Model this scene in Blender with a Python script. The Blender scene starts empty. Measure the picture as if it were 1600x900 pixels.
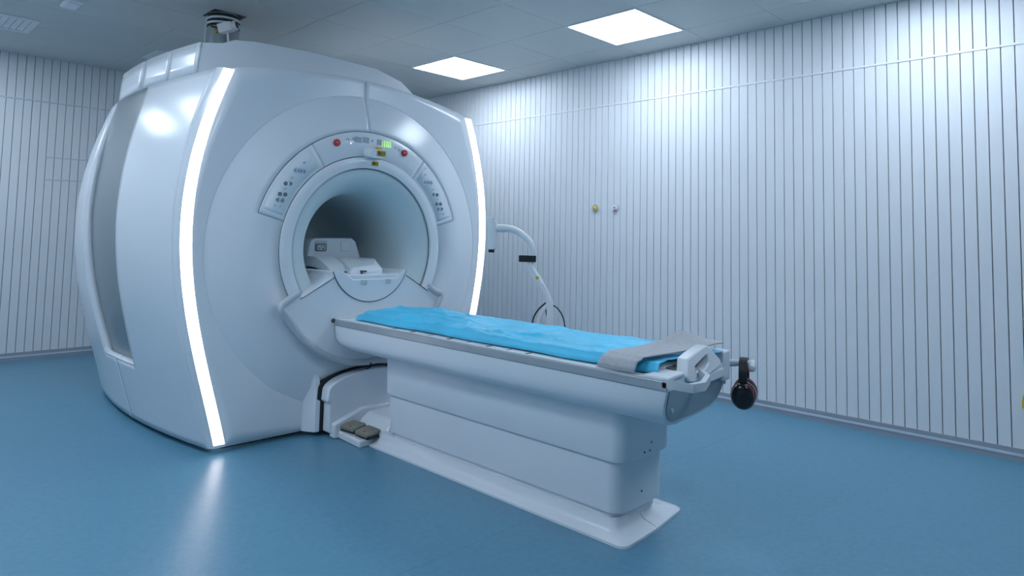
import bpy, bmesh, math, random
import numpy as np
from mathutils import Vector, Matrix
random.seed(7)
S = bpy.context.scene
COL = S.collection
PI = math.pi

# ------------------------------------------------------------------ camera
YAW, PITCH, ROLL = math.radians(45.4018), math.radians(3.9063), math.radians(1.1782)
fw = Vector((math.sin(YAW)*math.cos(PITCH), math.cos(YAW)*math.cos(PITCH), math.sin(PITCH)))
rt = Vector((math.cos(YAW), -math.sin(YAW), 0)); up = rt.cross(fw)
cr, sr = math.cos(ROLL), math.sin(ROLL)
r2 = rt*cr + up*sr; u2 = up*cr - rt*sr
cam = bpy.data.cameras.new('camera'); cam.sensor_width = 36; cam.lens = 23.665; cam.shift_y = -0.09462
cam.clip_start = 0.02
camo = bpy.data.objects.new('camera', cam); COL.objects.link(camo)
M4 = Matrix.Identity(4)
for i in range(3):
    M4[i][0] = r2[i]; M4[i][1] = u2[i]; M4[i][2] = -fw[i]
M4[0][3], M4[1][3], M4[2][3] = 0, 0, 1.2
camo.matrix_world = M4
S.camera = camo
# ------------------------------------------------------------------ world, exposure
w = bpy.data.worlds.new('room_world'); S.world = w; w.use_nodes = True
w.node_tree.nodes['Background'].inputs[0].default_value = (0.35, 0.55, 0.8, 1)
w.node_tree.nodes['Background'].inputs[1].default_value = 0.05
S.view_settings.view_transform = 'Standard'; S.view_settings.look = 'None'
S.view_settings.exposure = 0.0; S.view_settings.gamma = 1.0; S.view_settings.use_curve_mapping = False
S.cycles.max_bounces = 8; S.cycles.glossy_bounces = 3
LIGHT_COL = (0.75, 0.862, 1.0); PANEL_STRENGTH = 16.2; STRIP_STRENGTH = 5.0

# ------------------------------------------------------------------ materials
def nodes_mat(name, col, rough=0.5, metal=0.0, spec=0.5, var=0.0, vscale=6.0, bump=0.0, bscale=60.0, coat=0.0, emit=None, estr=0.0, sss=0.0):
    m = bpy.data.materials.new(name); m.use_nodes = True
    nt = m.node_tree; b = nt.nodes['Principled BSDF']
    b.inputs['Base Color'].default_value = (*col, 1); b.inputs['Roughness'].default_value = rough
    b.inputs['Metallic'].default_value = metal; b.inputs['Specular IOR Level'].default_value = spec
    b.inputs['Coat Weight'].default_value = coat
    tc = nt.nodes.new('ShaderNodeTexCoord')
    if var > 0:
        n = nt.nodes.new('ShaderNodeTexNoise'); n.inputs['Scale'].default_value = vscale; n.inputs['Detail'].default_value = 6
        rp = nt.nodes.new('ShaderNodeValToRGB')
        rp.color_ramp.elements[0].position = 0.3; rp.color_ramp.elements[1].position = 0.7
        rp.color_ramp.elements[0].color = (*[max(0, c*(1-var)) for c in col], 1)
        rp.color_ramp.elements[1].color = (*[min(1, c*(1+var)) for c in col], 1)
        nt.links.new(tc.outputs['Object'], n.inputs['Vector']); nt.links.new(n.outputs['Fac'], rp.inputs['Fac'])
        nt.links.new(rp.outputs['Color'], b.inputs['Base Color'])
    if bump > 0:
        n2 = nt.nodes.new('ShaderNodeTexNoise'); n2.inputs['Scale'].default_value = bscale; n2.inputs['Detail'].default_value = 4
        bp = nt.nodes.new('ShaderNodeBump'); bp.inputs['Strength'].default_value = bump; bp.inputs['Distance'].default_value = 0.01
        nt.links.new(tc.outputs['Object'], n2.inputs['Vector']); nt.links.new(n2.outputs['Fac'], bp.inputs['Height'])
        nt.links.new(bp.outputs['Normal'], b.inputs['Normal'])
    if emit:
        b.inputs['Emission Color'].default_value = (*emit, 1); b.inputs['Emission Strength'].default_value = estr
    return m
M = {}
M['plastic'] = nodes_mat('white_gloss_plastic', (0.74, 0.79, 0.84), 0.22, spec=0.5, var=0.015, vscale=2)
M['plastic_mat'] = nodes_mat('white_satin_plastic', (0.73, 0.78, 0.83), 0.38, var=0.015, vscale=2)
M['plastic_grey'] = nodes_mat('light_grey_plastic', (0.50, 0.56, 0.60), 0.3, var=0.02, vscale=3)
M['recess'] = nodes_mat('recess_grey_shaded', (0.205, 0.25, 0.275), 0.28, var=0.02, vscale=3)  # greyish plastic, made darker to carry the shade inside the recess
M['bore'] = nodes_mat('bore_liner', (0.60, 0.70, 0.73), 0.45, var=0.02, vscale=3)
M['rail'] = nodes_mat('aluminium_rail', (0.40, 0.44, 0.47), 0.35, metal=0.3, var=0.05, vscale=14)
M['endgrey'] = nodes_mat('end_grey', (0.30, 0.35, 0.39), 0.4, var=0.03)
M['black'] = nodes_mat('black_rubber', (0.012, 0.014, 0.016), 0.5, var=0.1, vscale=30)
M['blackgloss'] = nodes_mat('black_gloss', (0.01, 0.012, 0.016), 0.15, var=0.1, vscale=30)
M['seam'] = nodes_mat('seam_dark', (0.05, 0.065, 0.075), 0.6, var=0.1, vscale=30)
M['red'] = nodes_mat('red_plastic', (0.55, 0.03, 0.05), 0.35, var=0.05, vscale=30)
M['redpad'] = nodes_mat('red_foam', (0.45, 0.015, 0.03), 0.6, var=0.1, vscale=60)
M['yellow'] = nodes_mat('yellow_label', (0.62, 0.45, 0.01), 0.45, var=0.06, vscale=60)
M['label_ink'] = nodes_mat('label_ink', (0.05, 0.05, 0.03), 0.5, var=0.1, vscale=60)
M['white_label'] = nodes_mat('white_label', (0.8, 0.82, 0.85), 0.5, var=0.02, vscale=30)
M['btn'] = nodes_mat('button_slate', (0.09, 0.12, 0.16), 0.4, var=0.05, vscale=50)
M['btn2'] = nodes_mat('button_grey', (0.26, 0.33, 0.40), 0.4, var=0.05, vscale=50)
M['btn3'] = nodes_mat('button_pale', (0.60, 0.68, 0.76), 0.4, var=0.03, vscale=50)
M['display'] = nodes_mat('display_grey', (0.36, 0.43, 0.52), 0.3, var=0.03, vscale=50)
M['digit'] = nodes_mat('digit_green', (0.5, 0.8, 0.2), 0.5, var=0.02, emit=(0.62, 1.0, 0.35), estr=0.5)
M['led'] = nodes_mat('white_led', (0.9, 0.9, 0.9), 0.5, var=0.01, emit=(1, 1, 1), estr=1.5)
M['strip'] = nodes_mat('strip_light', (0.9, 0.9, 0.9), 0.4, var=0.01, emit=(1.0, 0.90, 0.93), estr=STRIP_STRENGTH)
M['panel_light'] = nodes_mat('panel_light', (0.9, 0.9, 0.9), 0.5, var=0.01, emit=LIGHT_COL, estr=PANEL_STRENGTH)
M['metal'] = nodes_mat('painted_metal', (0.82, 0.84, 0.86), 0.35, var=0.02)
M['plank'] = nodes_mat('wall_plank_paint', (0.77, 0.80, 0.83), 0.42, spec=0.35, var=0.02, vscale=1.5, bump=0.02, bscale=8)
M['wall_gap'] = nodes_mat('wall_gap', (0.07, 0.075, 0.08), 0.7, var=0.1, vscale=20)
M['wall_plain'] = nodes_mat('wall_plain', (0.60, 0.63, 0.65), 0.5, var=0.02)
M['tile'] = nodes_mat('ceiling_tile', (0.60, 0.63, 0.625), 0.5, spec=0.3, var=0.03, vscale=1.2)
M['tile_gap'] = nodes_mat('ceiling_grid', (0.78, 0.81, 0.82), 0.6, var=0.03)
M['base_grey'] = nodes_mat('baseboard_grey', (0.33, 0.37, 0.43), 0.45, var=0.03)
M['base_light'] = nodes_mat('baseboard_strip', (0.58, 0.66, 0.74), 0.35, var=0.02)
M['floor'] = nodes_mat('blue_vinyl', (0.10, 0.265, 0.38), 0.34, spec=0.5, var=0.06, vscale=45.0, bump=0.04, bscale=120)
M['weld'] = nodes_mat('vinyl_weld', (0.14, 0.29, 0.42), 0.4, var=0.05)
M['sheet'] = nodes_mat('blue_sheet', (0.075, 0.60, 0.90), 0.45, spec=0.5, var=0.10, vscale=5, bump=0.08, bscale=70)
M['strap'] = nodes_mat('grey_fabric', (0.50, 0.52, 0.55), 0.8, spec=0.2, var=0.08, vscale=80, bump=0.3, bscale=300)
M['pedal'] = nodes_mat('beige_pedal', (0.24, 0.24, 0.20), 0.5, var=0.06, vscale=40)
M['pipe'] = nodes_mat('pipe_grey', (0.30, 0.35, 0.37), 0.35, metal=0.2, var=0.05)
M['brass'] = nodes_mat('brass', (0.55, 0.43, 0.03), 0.35, metal=0.5, var=0.1, vscale=40)
M['hookgrey'] = nodes_mat('hook_grey', (0.55, 0.60, 0.64), 0.4, var=0.02)

for k_ in ('digit', 'led'): M[k_].cycles.emission_sampling = 'NONE'
# ------------------------------------------------------------------ helpers
OFF = {}
def tag(o, label=None, cat=None, group=None, kind=None):
    if label: o['label'] = label
    if cat: o['category'] = cat
    if group: o['group'] = group
    if kind: o['kind'] = kind
    return o
def thing(name, loc, label, cat, group=None):
    o = bpy.data.objects.new(name, None); COL.objects.link(o)
    o.empty_display_size = 0.1; o.location = loc; OFF[o.name] = Vector(loc)
    return tag(o, label, cat, group)
def link(name, me, parent=None, loc=None):
    o = bpy.data.objects.new(name, me); COL.objects.link(o)
    if loc is not None: o.location = loc
    if parent is not None:
        o.parent = parent
    return o
def mesh(name, verts, faces, mat, parent=None, smooth=True, angle=40, origin=None, flip=None, mats=None, fmat=None):
    """verts in world coordinates; the object's own origin sits on its thing's base."""
    if parent is not None: off = OFF[parent.name]
    elif origin is not None: off = Vector(origin)
    else:
        a = np.array([tuple(v) for v in verts]); off = Vector((float((a[:,0].min()+a[:,0].max())/2), float((a[:,1].min()+a[:,1].max())/2), float(a[:,2].min())))
    me = bpy.data.meshes.new(name)
    me.from_pydata([tuple(Vector(v)-off) for v in verts], [], faces)
    bm = bmesh.new(); bm.from_mesh(me)
    bmesh.ops.remove_doubles(bm, verts=bm.verts, dist=1e-5)
    bmesh.ops.recalc_face_normals(bm, faces=bm.faces)
    if flip is not None:      # flip: direction that open sheets should face
        d = Vector(flip); s = sum((f.normal.dot(d)*f.calc_area() for f in bm.faces))
        if s < 0: bmesh.ops.reverse_faces(bm, faces=bm.faces)
    bm.to_mesh(me); bm.free()
    me.materials.append(M[mat] if isinstance(mat, str) else mat)
    for mm in (mats or []): me.materials.append(M[mm])
    if smooth:
        me.shade_smooth(); me.set_sharp_from_angle(angle=math.radians(angle))
    o = link(name, me, parent)
    if parent is None: o.location = off
    OFF[o.name] = off
    return o
def bevel(o, wd=0.004, seg=2):
    md = o.modifiers.new('bevel', 'BEVEL'); md.width = wd; md.segments = seg; md.limit_method = 'ANGLE'; md.angle_limit = math.radians(35)
    md.harden_normals = False
    return o
def solid(o, t, off=-1):
    md = o.modifiers.new('solid', 'SOLIDIFY'); md.thickness = t; md.offset = off
    return o
def boxv(x0, x1, y0, y1, z0, z1):
    v = [(x0,y0,z0),(x1,y0,z0),(x1,y1,z0),(x0,y1,z0),(x0,y0,z1),(x1,y0,z1),(x1,y1,z1),(x0,y1,z1)]
    f = [(0,3,2,1),(4,5,6,7),(0,1,5,4),(1,2,6,5),(2,3,7,6),(3,0,4,7)]
    return v, f
def box(name, x0, x1, y0, y1, z0, z1, mat, parent=None, bev=0.0, **k):
    v, f = boxv(x0, x1, y0, y1, z0, z1)
    o = mesh(name, v, f, mat, parent, smooth=bev > 0, **k)
    if bev > 0: bevel(o, bev)
    return o
def join(parts):
    V = []; F = []
    for v, f in parts:
        n = len(V); V += list(v); F += [tuple(i+n for i in q) for q in f]
    return V, F
def tubev(path, rad, seg=12, cap=True):
    P = [Vector(p) for p in path]; n = len(P)
    rads = rad if isinstance(rad, (list, tuple)) else [rad]*n
    V = []; F = []
    t0 = (P[1]-P[0]).normalized()
    a = t0.orthogonal().normalized(); b = t0.cross(a)
    for i in range(n):
        t = (P[min(i+1, n-1)]-P[max(i-1, 0)]).normalized()
        a = (a - t*a.dot(t)).normalized(); b = t.cross(a)
        for k in range(seg):
            q = 2*PI*k/seg
            V.append(P[i] + (a*math.cos(q)+b*math.sin(q))*rads[i])
    for i in range(n-1):
        for k in range(seg):
            k2 = (k+1) % seg
            F.append((i*seg+k, i*seg+k2, (i+1)*seg+k2, (i+1)*seg+k))
    if cap:
        F.append(tuple(range(seg))[::-1]); F.append(tuple((n-1)*seg+k for k in range(seg)))
    return V, F
def tube(name, path, rad, mat, parent=None, seg=12, **k):
    v, f = tubev(path, rad, seg); return mesh(name, v, f, mat, parent, **k)
def spline(pts, n=8):
    P = [Vector(p) for p in pts]; P = [P[0]*2-P[1]] + P + [P[-1]*2-P[-2]]
    out = []
    for i in range(1, len(P)-2):
        for k in range(n):
            t = k/n; a, b, c, d = P[i-1], P[i], P[i+1], P[i+2]
            out.append(0.5*((2*b)+(c-a)*t+(2*a-5*b+4*c-d)*t*t+(3*b-a-3*c+d)*t**3))
    out.append(P[-2]); return out
def prism(poly, y0, y1, axis='y'):
    """extrude a closed 2D outline (x,z) along y, or (x,y) along z, or (y,z) along x"""
    n = len(poly)
    def p3(q, t):
        return (q[0], t, q[1]) if axis == 'y' else ((q[0], q[1], t) if axis == 'z' else (t, q[0], q[1]))
    V = [p3(q, y0) for q in poly] + [p3(q, y1) for q in poly]
    F = [tuple(range(n)), tuple(range(2*n-1, n-1, -1))] + [(i, (i+1) % n, (i+1) % n+n, i+n) for i in range(n)]
    return V, F
def loft(rings, cap=True):
    n = len(rings[0]); V = [p for r in rings for p in r]; F = []
    for i in range(len(rings)-1):
        for k in range(n):
            k2 = (k+1) % n
            F.append((i*n+k, i*n+k2, (i+1)*n+k2, (i+1)*n+k))
    if cap:
        F.append(tuple(range(n))[::-1]); F.append(tuple((len(rings)-1)*n+k for k in range(n)))
    return V, F
def rrect(x0, x1, y0, y1, r, n=6):
    out = []
    for cx_, cy_, a0 in ((x1-r, y1-r, 0), (x0+r, y1-r, PI/2), (x0+r, y0+r, PI), (x1-r, y0+r, 1.5*PI)):
        for k in range(n+1):
            a = a0+PI/2*k/n; out.append((cx_+r*math.cos(a), cy_+r*math.sin(a)))
    return out
def grid(fn, us, vs):
    V = [fn(u, v) for u in us for v in vs]; m = len(vs)
    F = [(i*m+j, i*m+j+1, (i+1)*m+j+1, (i+1)*m+j) for i in range(len(us)-1) for j in range(m-1)]
    return V, F
lin = lambda a, b, n: [a+(b-a)*i/(n-1) for i in range(n)]

# ------------------------------------------------------------------ room shell
XR, YB, XL, YN, CH = 4.787, 7.48, -1.5, -2.5, 2.778
fl = box('floor', XL-.1, XR+.1, YN-.1, YB+.1, -0.12, -0.004, 'weld'); tag(fl, 'blue vinyl floor of the scanner room', None, kind='structure')
for a, b in ((YN-.1, 1.9995), (2.0003, 6.749), (6.751, YB+.1)):
    box('vinyl_sheet', XL-.1, XR+.1, a, b, -0.004, 0.0, 'floor', fl)
wr = box('wall_right', XR+.012, XR+.15, YN, YB+.15, 0, CH+.02, 'wall_gap'); tag(wr, 'white slatted wall along the right', None, kind='structure')
wb = box('wall_back', XL, XR+.012, YB+.012, YB+.15, 0, CH+.02, 'wall_gap'); tag(wb, 'white slatted wall behind the scanner', None, kind='structure')
tag(box('wall_left', XL-.1, XL, YN, YB+.15, 0, CH+.02, 'wall_plain'), 'plain pale wall on the left', None, kind='structure')
tag(box('wall_front', XL, XR+.012, YN-.1, YN, 0, CH+.02, 'wall_plain'), 'plain pale wall behind the camera', None, kind='structure')
RAILZ = 2.383
def shared_box(name, sx, sy, sz, mat, bev=0.0012):
    v, f = boxv(0, sx, 0, sy, 0, sz)
    me = bpy.data.meshes.new(name); me.from_pydata(v, [], f); me.materials.append(M[mat])
    if bev:
        bm = bmesh.new(); bm.from_mesh(me)
        bmesh.ops.bevel(bm, geom=list(bm.edges), offset=bev, segments=1, affect='EDGES'); bmesh.ops.recalc_face_normals(bm, faces=bm.faces)
        bm.to_mesh(me); bm.free()
    return me
def rel(o, parent, loc):
    o.parent = parent; o.location = Vector(loc)-OFF[parent.name]
PR, GAP = 0.06768, 0.0048
me_lo = shared_box('plank', 0.012, PR-GAP, RAILZ-0.07, 'plank'); me_hi = shared_box('plank', 0.012, PR-GAP, CH-RAILZ, 'plank')
y = 0.6996-PR*17
while y < YB-0.001:
    for me_, z in ((me_lo, 0.07), (me_hi, RAILZ)):
        rel(link('plank', me_), wr, (XR, y+GAP/2, z))
    y += PR
yfirst = 0.6996-PR*17
o = box('plain_panel', XR, XR+.012, YN, yfirst-.003, 0.07, CH, 'plank', wr)
PB = 0.0661
mb_lo = shared_box('plank', PB-GAP, 0.012, RAILZ-.013-0.07, 'plank'); mb_hi = shared_box('plank', PB-GAP, 0.012, CH-RAILZ+.013, 'plank')
x = 1.194-PB*28
box('plain_panel', XL, x-.003, YB, YB+.012, 0.07, CH, 'plank', wb)
while x < XR-0.02:
    for me_, z in ((mb_lo, 0.07), (mb_hi, RAILZ-.013)):
        rel(link('plank', me_), wb, (x+GAP/2, YB, z))
    x += PB
box('rail_strip', XR-.005, XR, YN, YB, RAILZ-.007, RAILZ+.007, 'metal', wr, bev=.0015)
box('rail_strip', XL, XR-.006, YB-.005, YB, RAILZ-.020, RAILZ-.008, 'base_light', wb, bev=.0015)
for z in (1.855, 1.648):
    box('rail_strip', 1.386, 3.4, YB-.004, YB, z-.005, z+.005, 'base_light', wb, bev=.001)
b_ = box('baseboard_right', XR-.012, XR, YN, YB, 0, 0.072, 'base_grey'); tag(b_, 'grey skirting with a pale strip along the right wall', None, kind='structure')
box('pale_strip', XR-.015, XR-.012, YN, YB-.012, 0.030, 0.045, 'base_light', b_, bev=.001)
b_ = box('baseboard_back', XL, XR-.013, YB-.012, YB, 0, 0.072, 'base_grey'); tag(b_, 'grey skirting with a pale strip along the back wall', None, kind='structure')
box('pale_strip', XL, XR-.016, YB-.015, YB-.012, 0.030, 0.045, 'base_light', b_, bev=.001)
ce = box('ceiling', XL-.1, XR+.15, YN-.1, YB+.15, CH+.0025, CH+.1, 'tile_gap'); tag(ce, 'grey metal tile ceiling', None, kind='structure')
TX, TY, TG = 0.65, 0.63, 0.004
xs = [1.17+TX*k for k in range(-4, 6)]; xs = [XL] + [q for q in xs if q > XL+.05] + [XR+.01]
ys = [2.57+TY*k for k in range(-9, 9)]; ys = [YN] + [q for q in ys if YN+.05 < q < YB-.05] + [YB+.01]
LIGHTS = [(3.77, 4.42, 2.57+TY*k, 2.57+TY*(k+1)) for k in (3, 0, -3)] + [(-0.13, 0.52, 2.57+TY*k, 2.57+TY*(k+1)) for k in (4, 1, -2)] + [(-0.13, 0.52, 2.57+TY*6, 2.57+TY*7), (-1.43, -0.78, 2.57-TY, 2.57), (1.82, 2.47, 2.57-TY*5, 2.57-TY*4)]  # panels of the last list are unseen fill lights, added
HOLE = (1.845, 2.085, 4.83, 5.04)
tmesh = {}
def in_light(cx_, cy_):
    return any(a < cx_ < b and c < cy_ < d for a, b, c, d in LIGHTS)
for i in range(len(xs)-1):
    for j in range(len(ys)-1):
        x0, x1, y0, y1 = xs[i], xs[i+1], ys[j], ys[j+1]
        if in_light((x0+x1)/2, (y0+y1)/2): continue
        rects = [(x0, x1, y0, y1)]
        key = (round(x1-x0, 4), round(y1-y0, 4))
        if key not in tmesh: tmesh[key] = shared_box('ceiling_tile', key[0]-TG, key[1]-TG, 0.008, 'tile', 0.0015)
        rel(link('ceiling_tile', tmesh[key]), ce, (x0+TG/2, y0+TG/2, CH))
def ceiling_light(x0, x1, y0, y1, label):
    c = ((x0+x1)/2, (y0+y1)/2, CH-.006)
    t = thing('ceiling_light', c, label, 'light', 'square ceiling light panels')
    fr = 0.018
    V, F = join([boxv(x0+.004, x1-.004, y0+.004, y0+fr, CH-.006, CH+.002), boxv(x0+.004, x1-.004, y1-fr, y1-.004, CH-.006, CH+.008),
                 boxv(x0+.004, x0+fr, y0+fr, y1-fr, CH-.006, CH+.002), boxv(x1-fr, x1-.004, y0+fr, y1-fr, CH-.006, CH+.002)])
    mesh('frame', V, F, 'metal', t, smooth=False)
    box('diffuser', x0+fr, x1-fr, y0+fr, y1-fr, CH-.004, CH+.002, 'panel_light', t)
ceiling_light(*LIGHTS[0], 'smaller looking lit square ceiling panel, the one nearer the scanner')
ceiling_light(*LIGHTS[1], 'larger looking lit square ceiling panel above the middle of the right wall')
ceiling_light(*LIGHTS[2], 'lit square ceiling panel above the right wall, out of the picture')
ceiling_light(*LIGHTS[3], 'lit square ceiling panel left of the scanner, out of the picture')
ceiling_light(*LIGHTS[4], 'lit square ceiling panel over the floor left of the table, out of the picture')
ceiling_light(*LIGHTS[6], 'added fill light panel brightening the back wall, out of the picture')  # added out of view to lift the dim back wall
ceiling_light(*LIGHTS[7], 'added fill light panel along the left wall for the scanner front and table side, out of the picture')  # unseen fill, added for the scanner front and pedestal side
ceiling_light(*LIGHTS[8], 'added fill light panel brightening the table end, out of the picture')  # extra unseen panel, added to light the faces at the table end
ceiling_light(*LIGHTS[5], 'lit square ceiling panel nearest the camera, out of the picture')

# ------------------------------------------------------------------ MRI scanner
CX, CZ, YF, YK = 2.406, 1.108, 3.74, 5.76
mri = thing('mri_scanner', (CX, 4.75, 0), 'large white barrel-shaped MRI scanner with two glowing light strips', 'scanner')
ez = [.03,.316,.595,.864,1.13,1.40,1.75,2.10]; ee = [.896,.957,1.05,1.099,1.122,1.11,1.066,.941]
EP = np.polyfit(ez, ee, 4)
ez_ = lambda z: float(np.polyval(EP, z))
bul = lambda y: 0.10*(1-((y-4.75)/1.01)**2)
ZB = 0.028
def hullx(y, z, s, inset=0.0): return CX + s*(ez_(z)+bul(y)-inset)
ZT = {-1: 2.10, 1: 2.066}
def ztop(dx, wd): 
    t = max(-1, min(1, dx/wd)); return 2.1+.115*(1-t*t)-.017*(t+1)
# front cover : polar patch
INS = 0.087
def inside(x, z):
    return z > ZB and abs(x) < ez_(min(z, 2.1))-INS and z < ztop(x, .941)
def rmax(th):
    c, s = math.cos(th), math.sin(th); a, b = 0.9, 1.6
    for _ in range(40):
        m = (a+b)/2
        if inside(m*c, CZ+m*s): a = m
        else: b = m
    return a
RC, RP, RI = 0.975, 0.745, 0.585
def yprof(r):
    if r <= RP: return 3.662
    if r <= RC:
        t = (r-RP)/(RC-RP); return 3.662+.0732*t**1.15
    return 3.733
def corner_angles():
    out = []
    for sx in (-1, 1):
        out.append(math.atan2(ZB-CZ, sx*(ez_(ZB)-INS)) % (2*PI))
        zc = 2.1 if sx < 0 else 2.066
        xx = ez_(zc)-INS; out.append(math.atan2(ztop(sx*xx, .941)-CZ, sx*xx) % (2*PI))
    return out
PA0, PA1 = math.radians(15.4), math.radians(164.6)
for half, (a0, a1) in enumerate(((-PI/2, PI/2-.0028), (PI/2+.0028, 1.5*PI))):
    angs = sorted(set([round(q, 6) for q in lin(a0, a1, 121)] + [round(PA0, 6) if half == 0 else round(PA1, 6)] +
                      [round(q-2*PI if (half == 0 and q > PI) else q, 6) for q in corner_angles() if a0 < (q-2*PI if (half == 0 and q > PI) else q) < a1]))
    rows = []
    for a in angs:
        rm = rmax(a); rr = [RI, RP] + lin(RP, RC, 9)[1:] + [RC+.003] + lin(RC+.003, rm, 5)[1:]
        ring = []
        for k, r in enumerate(rr):
            yy = yprof(r) if k < 10 else 3.733
            ring.append((CX+r*math.cos(a), yy, CZ+r*math.sin(a)))
        rows.append(ring)
    n = len(rows[0]); V = [p for r in rows for p in r]; F = []
    for i in range(len(rows)-1):
        am = (angs[i]+angs[i+1])/2
        for k in range(n-1):
            if k == 0 and PA0 < am < PA1: continue
            F.append((i*n+k, (i+1)*n+k, (i+1)*n+k+1, i*n+k+1))
    o = mesh('front_cover', V, F, 'plastic', mri, angle=25, flip=(0, -1, 0)); solid(o, 0.012)
# dark backing seen through the seams, and the seam above the panel
def annulus(r0, r1, a0, a1, y, n):
    V, F = grid(lambda a, r: (CX+r*math.cos(a), y, CZ+r*math.sin(a)), lin(a0, a1, n), lin(r0, r1, 3)); return V, F
V, F = annulus(.50, .775, 0, 2*PI, 3.684, 97)
V2, F2 = boxv(CX-.02, CX+.02, 3.752, 3.77, 1.8, 2.2)
o = mesh('seam_backing', *join([(V, F)]), 'seam', mri, flip=(0, -1, 0)); solid(o, .006)
# bore ring
V, F = grid(lambda a, t: (CX+(.509+.0725*t)*math.cos(a), 3.650-.006*math.sin(PI*t)+(.014 if t in (0, 1) else 0), CZ+(.509+.0725*t)*math.sin(a)), lin(0, 2*PI, 129), [0, .03, .2, .4, .6, .8, .97, 1])
mesh('bore_ring', V, F, 'plastic', mri, flip=(0, -1, 0))
# bore liner
prof = []
for k in range(15):
    t = k/14; a = t*PI/2
    prof.append((.352+.154*(1-math.sin(a)), 3.668+.22*(1-math.cos(a))))
prof += [(.35, 4.2), (.35, 4.8), (.35, 5.4), (.36, 5.6), (.42, YK)]
V, F = grid(lambda a, k: (CX+prof[k][0]*math.cos(a), prof[k][1], CZ+prof[k][0]*math.sin(a)), lin(0, 2*PI, 97), list(range(len(prof))))
o = mesh('bore_liner', V, F, 'bore', mri, angle=60); solid(o, .004, 0)
box('bore_deck', CX-.33, CX+.33, 3.90, 5.6, .945, .968, 'bore', mri)
# control panels (three sectors) with keys
def sector(name, a0, a1, y, mat, r0=RI-.001, r1=RP-.004):
    n = max(8, int((a1-a0)/.03)); V = []; 
    A = lin(a0, a1, n); R = [r0, r0+.004, r1-.004, r1]
    V, F = grid(lambda a, r: (CX+r*math.cos(a), y+(.003 if r in (r0, r1) else 0), CZ+r*math.sin(a)), A, R)
    o = mesh(name, V, F, mat, mri, flip=(0, -1, 0)); solid(o, .014); return o
d2r = math.radians
SEP_L, SEP_R, g = d2r(122.8), d2r(53.8), .0035
panL = sector('control_panel', SEP_L+g, PA1-g, 3.660, 'plastic'); panT = sector('control_panel', SEP_R+g, SEP_L-g, 3.660, 'plastic'); panR = sector('control_panel', PA0+g, SEP_R-g, 3.660, 'plastic')
panL['label'] = 'left curved key panel'; panT['label'] = 'top curved display panel'; panR['label'] = 'right curved key panel'
for pn, a0, a1 in ((panL, SEP_L+.05, PA1-.05), (panR, PA0+.05, SEP_R-.05)):
    V, F = grid(lambda a, r: (CX+r*math.cos(a), 3.6585, CZ+r*math.sin(a)), lin(a0, a1, 24), [.602, .722])
    OFF[pn.name] = OFF[mri.name]
    o = mesh('keypad_film', V, F, 'btn3', pn, flip=(0, -1, 0)); solid(o, .001)
    o.data.materials[0] = nodes_mat('keypad_film', (0.66, 0.74, 0.79), 0.3, var=0.01)
OFF[panT.name] = OFF[mri.name]
def pol(r, a): return CX+r*math.cos(d2r(a)), CZ+r*math.sin(d2r(a))
def disc(name, x, z, rx, rz, y0, y1, mat, parent, n=20, dome=0.0):
    rings = [[(x+rx*k*math.cos(q), yy, z+rz*k*math.sin(q)) for q in [2*PI*i/n for i in range(n)]] for k, yy in ((1, y0), (1, y1+.0006), (.92, y1), (.5, y1-dome))]
    V, F = loft(rings); return mesh(name, V, F, mat, parent)
def plate(name, poly, y0, y1, mat, parent, bev=0.0):
    V, F = prism(poly, y0, y1); o = mesh(name, V, F, mat, parent, smooth=False)
    return o
YP = 3.6575
KEYS_L = {'dark': [(.675,146.3),(.671,152.3),(.641,151.0)], 'fan': [(.648,144.6,0),(.668,155.4,1),(.639,154.4,1)], 'pale': [(.678,131.7),(.665,142.0),(.660,148.7),(.668,158.5),(.637,157.6)], 'tri': [(.680,138.1,1),(.665,136.9,1),(.650,135.7,0),(.636,134.5,0)]}
def keys(pn, K):
    for r, a in K['dark']:
        x, z = pol(r, a); b = disc('button', x, z, .0115, .0115, YP+.001, YP-.003, 'btn', pn)
        OFF[b.name] = OFF[mri.name]; disc('button_mark', x, z, .005, .005, YP-.003, YP-.0038, 'btn2', pn, 12)
    for r, a, m in K['fan']:
        x, z = pol(r, a); s = -1 if m else 1
        poly = [(x-s*.009, z-.013), (x-s*.009, z+.013)] + [(x-s*.009+s*(.019*math.cos(q)), z+.013*math.sin(q)) for q in lin(1.2, -1.2, 7)]
        plate('arrow_key', poly, YP+.001, YP-.0022, 'btn2', pn)
        plate('arrow_mark', [(x-s*.004, z-.005), (x-s*.004, z+.005), (x+s*.005, z)], YP-.002, YP-.003, 'btn', pn)
    for r, a in K['pale']:
        x, z = pol(r, a); disc('indicator_key', x, z, .0105, .0085, YP+.001, YP-.0015, 'btn3', pn, 16)
        plate('indicator_mark', [(x-.001, z-.004), (x+.004, z-.003), (x+.004, z+.003), (x-.001, z+.004)], YP-.001, YP-.0026, 'btn2', pn)
    tx = [pol(r, a) for r, a, _ in K['tri']]
    mx = sum(t[0] for t in tx)/4; mz = sum(t[1] for t in tx)/4
    plate('key_bar', rrect(mx-.043, mx+.043, mz-.018, mz+.018, .012), YP+.001, YP-.001, 'btn3', pn)
    for (r, a, m), (x, z) in zip(K['tri'], tx):
        s = -1 if m else 1
        plate('table_key', [(x-s*.007, z-.0125), (x-s*.007, z+.0125), (x+s*.004, z+.007), (x+s*.0085, z), (x+s*.004, z-.007)], YP+.001, YP-.0026, 'btn2', pn)
keys(panL, KEYS_L)
KEYS_R = {k: [tuple([q[0], 180-q[1]] + ([1-q[2]] if len(q) > 2 else [])) for q in v] for k, v in KEYS_L.items()}
keys(panR, KEYS_R)
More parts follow.
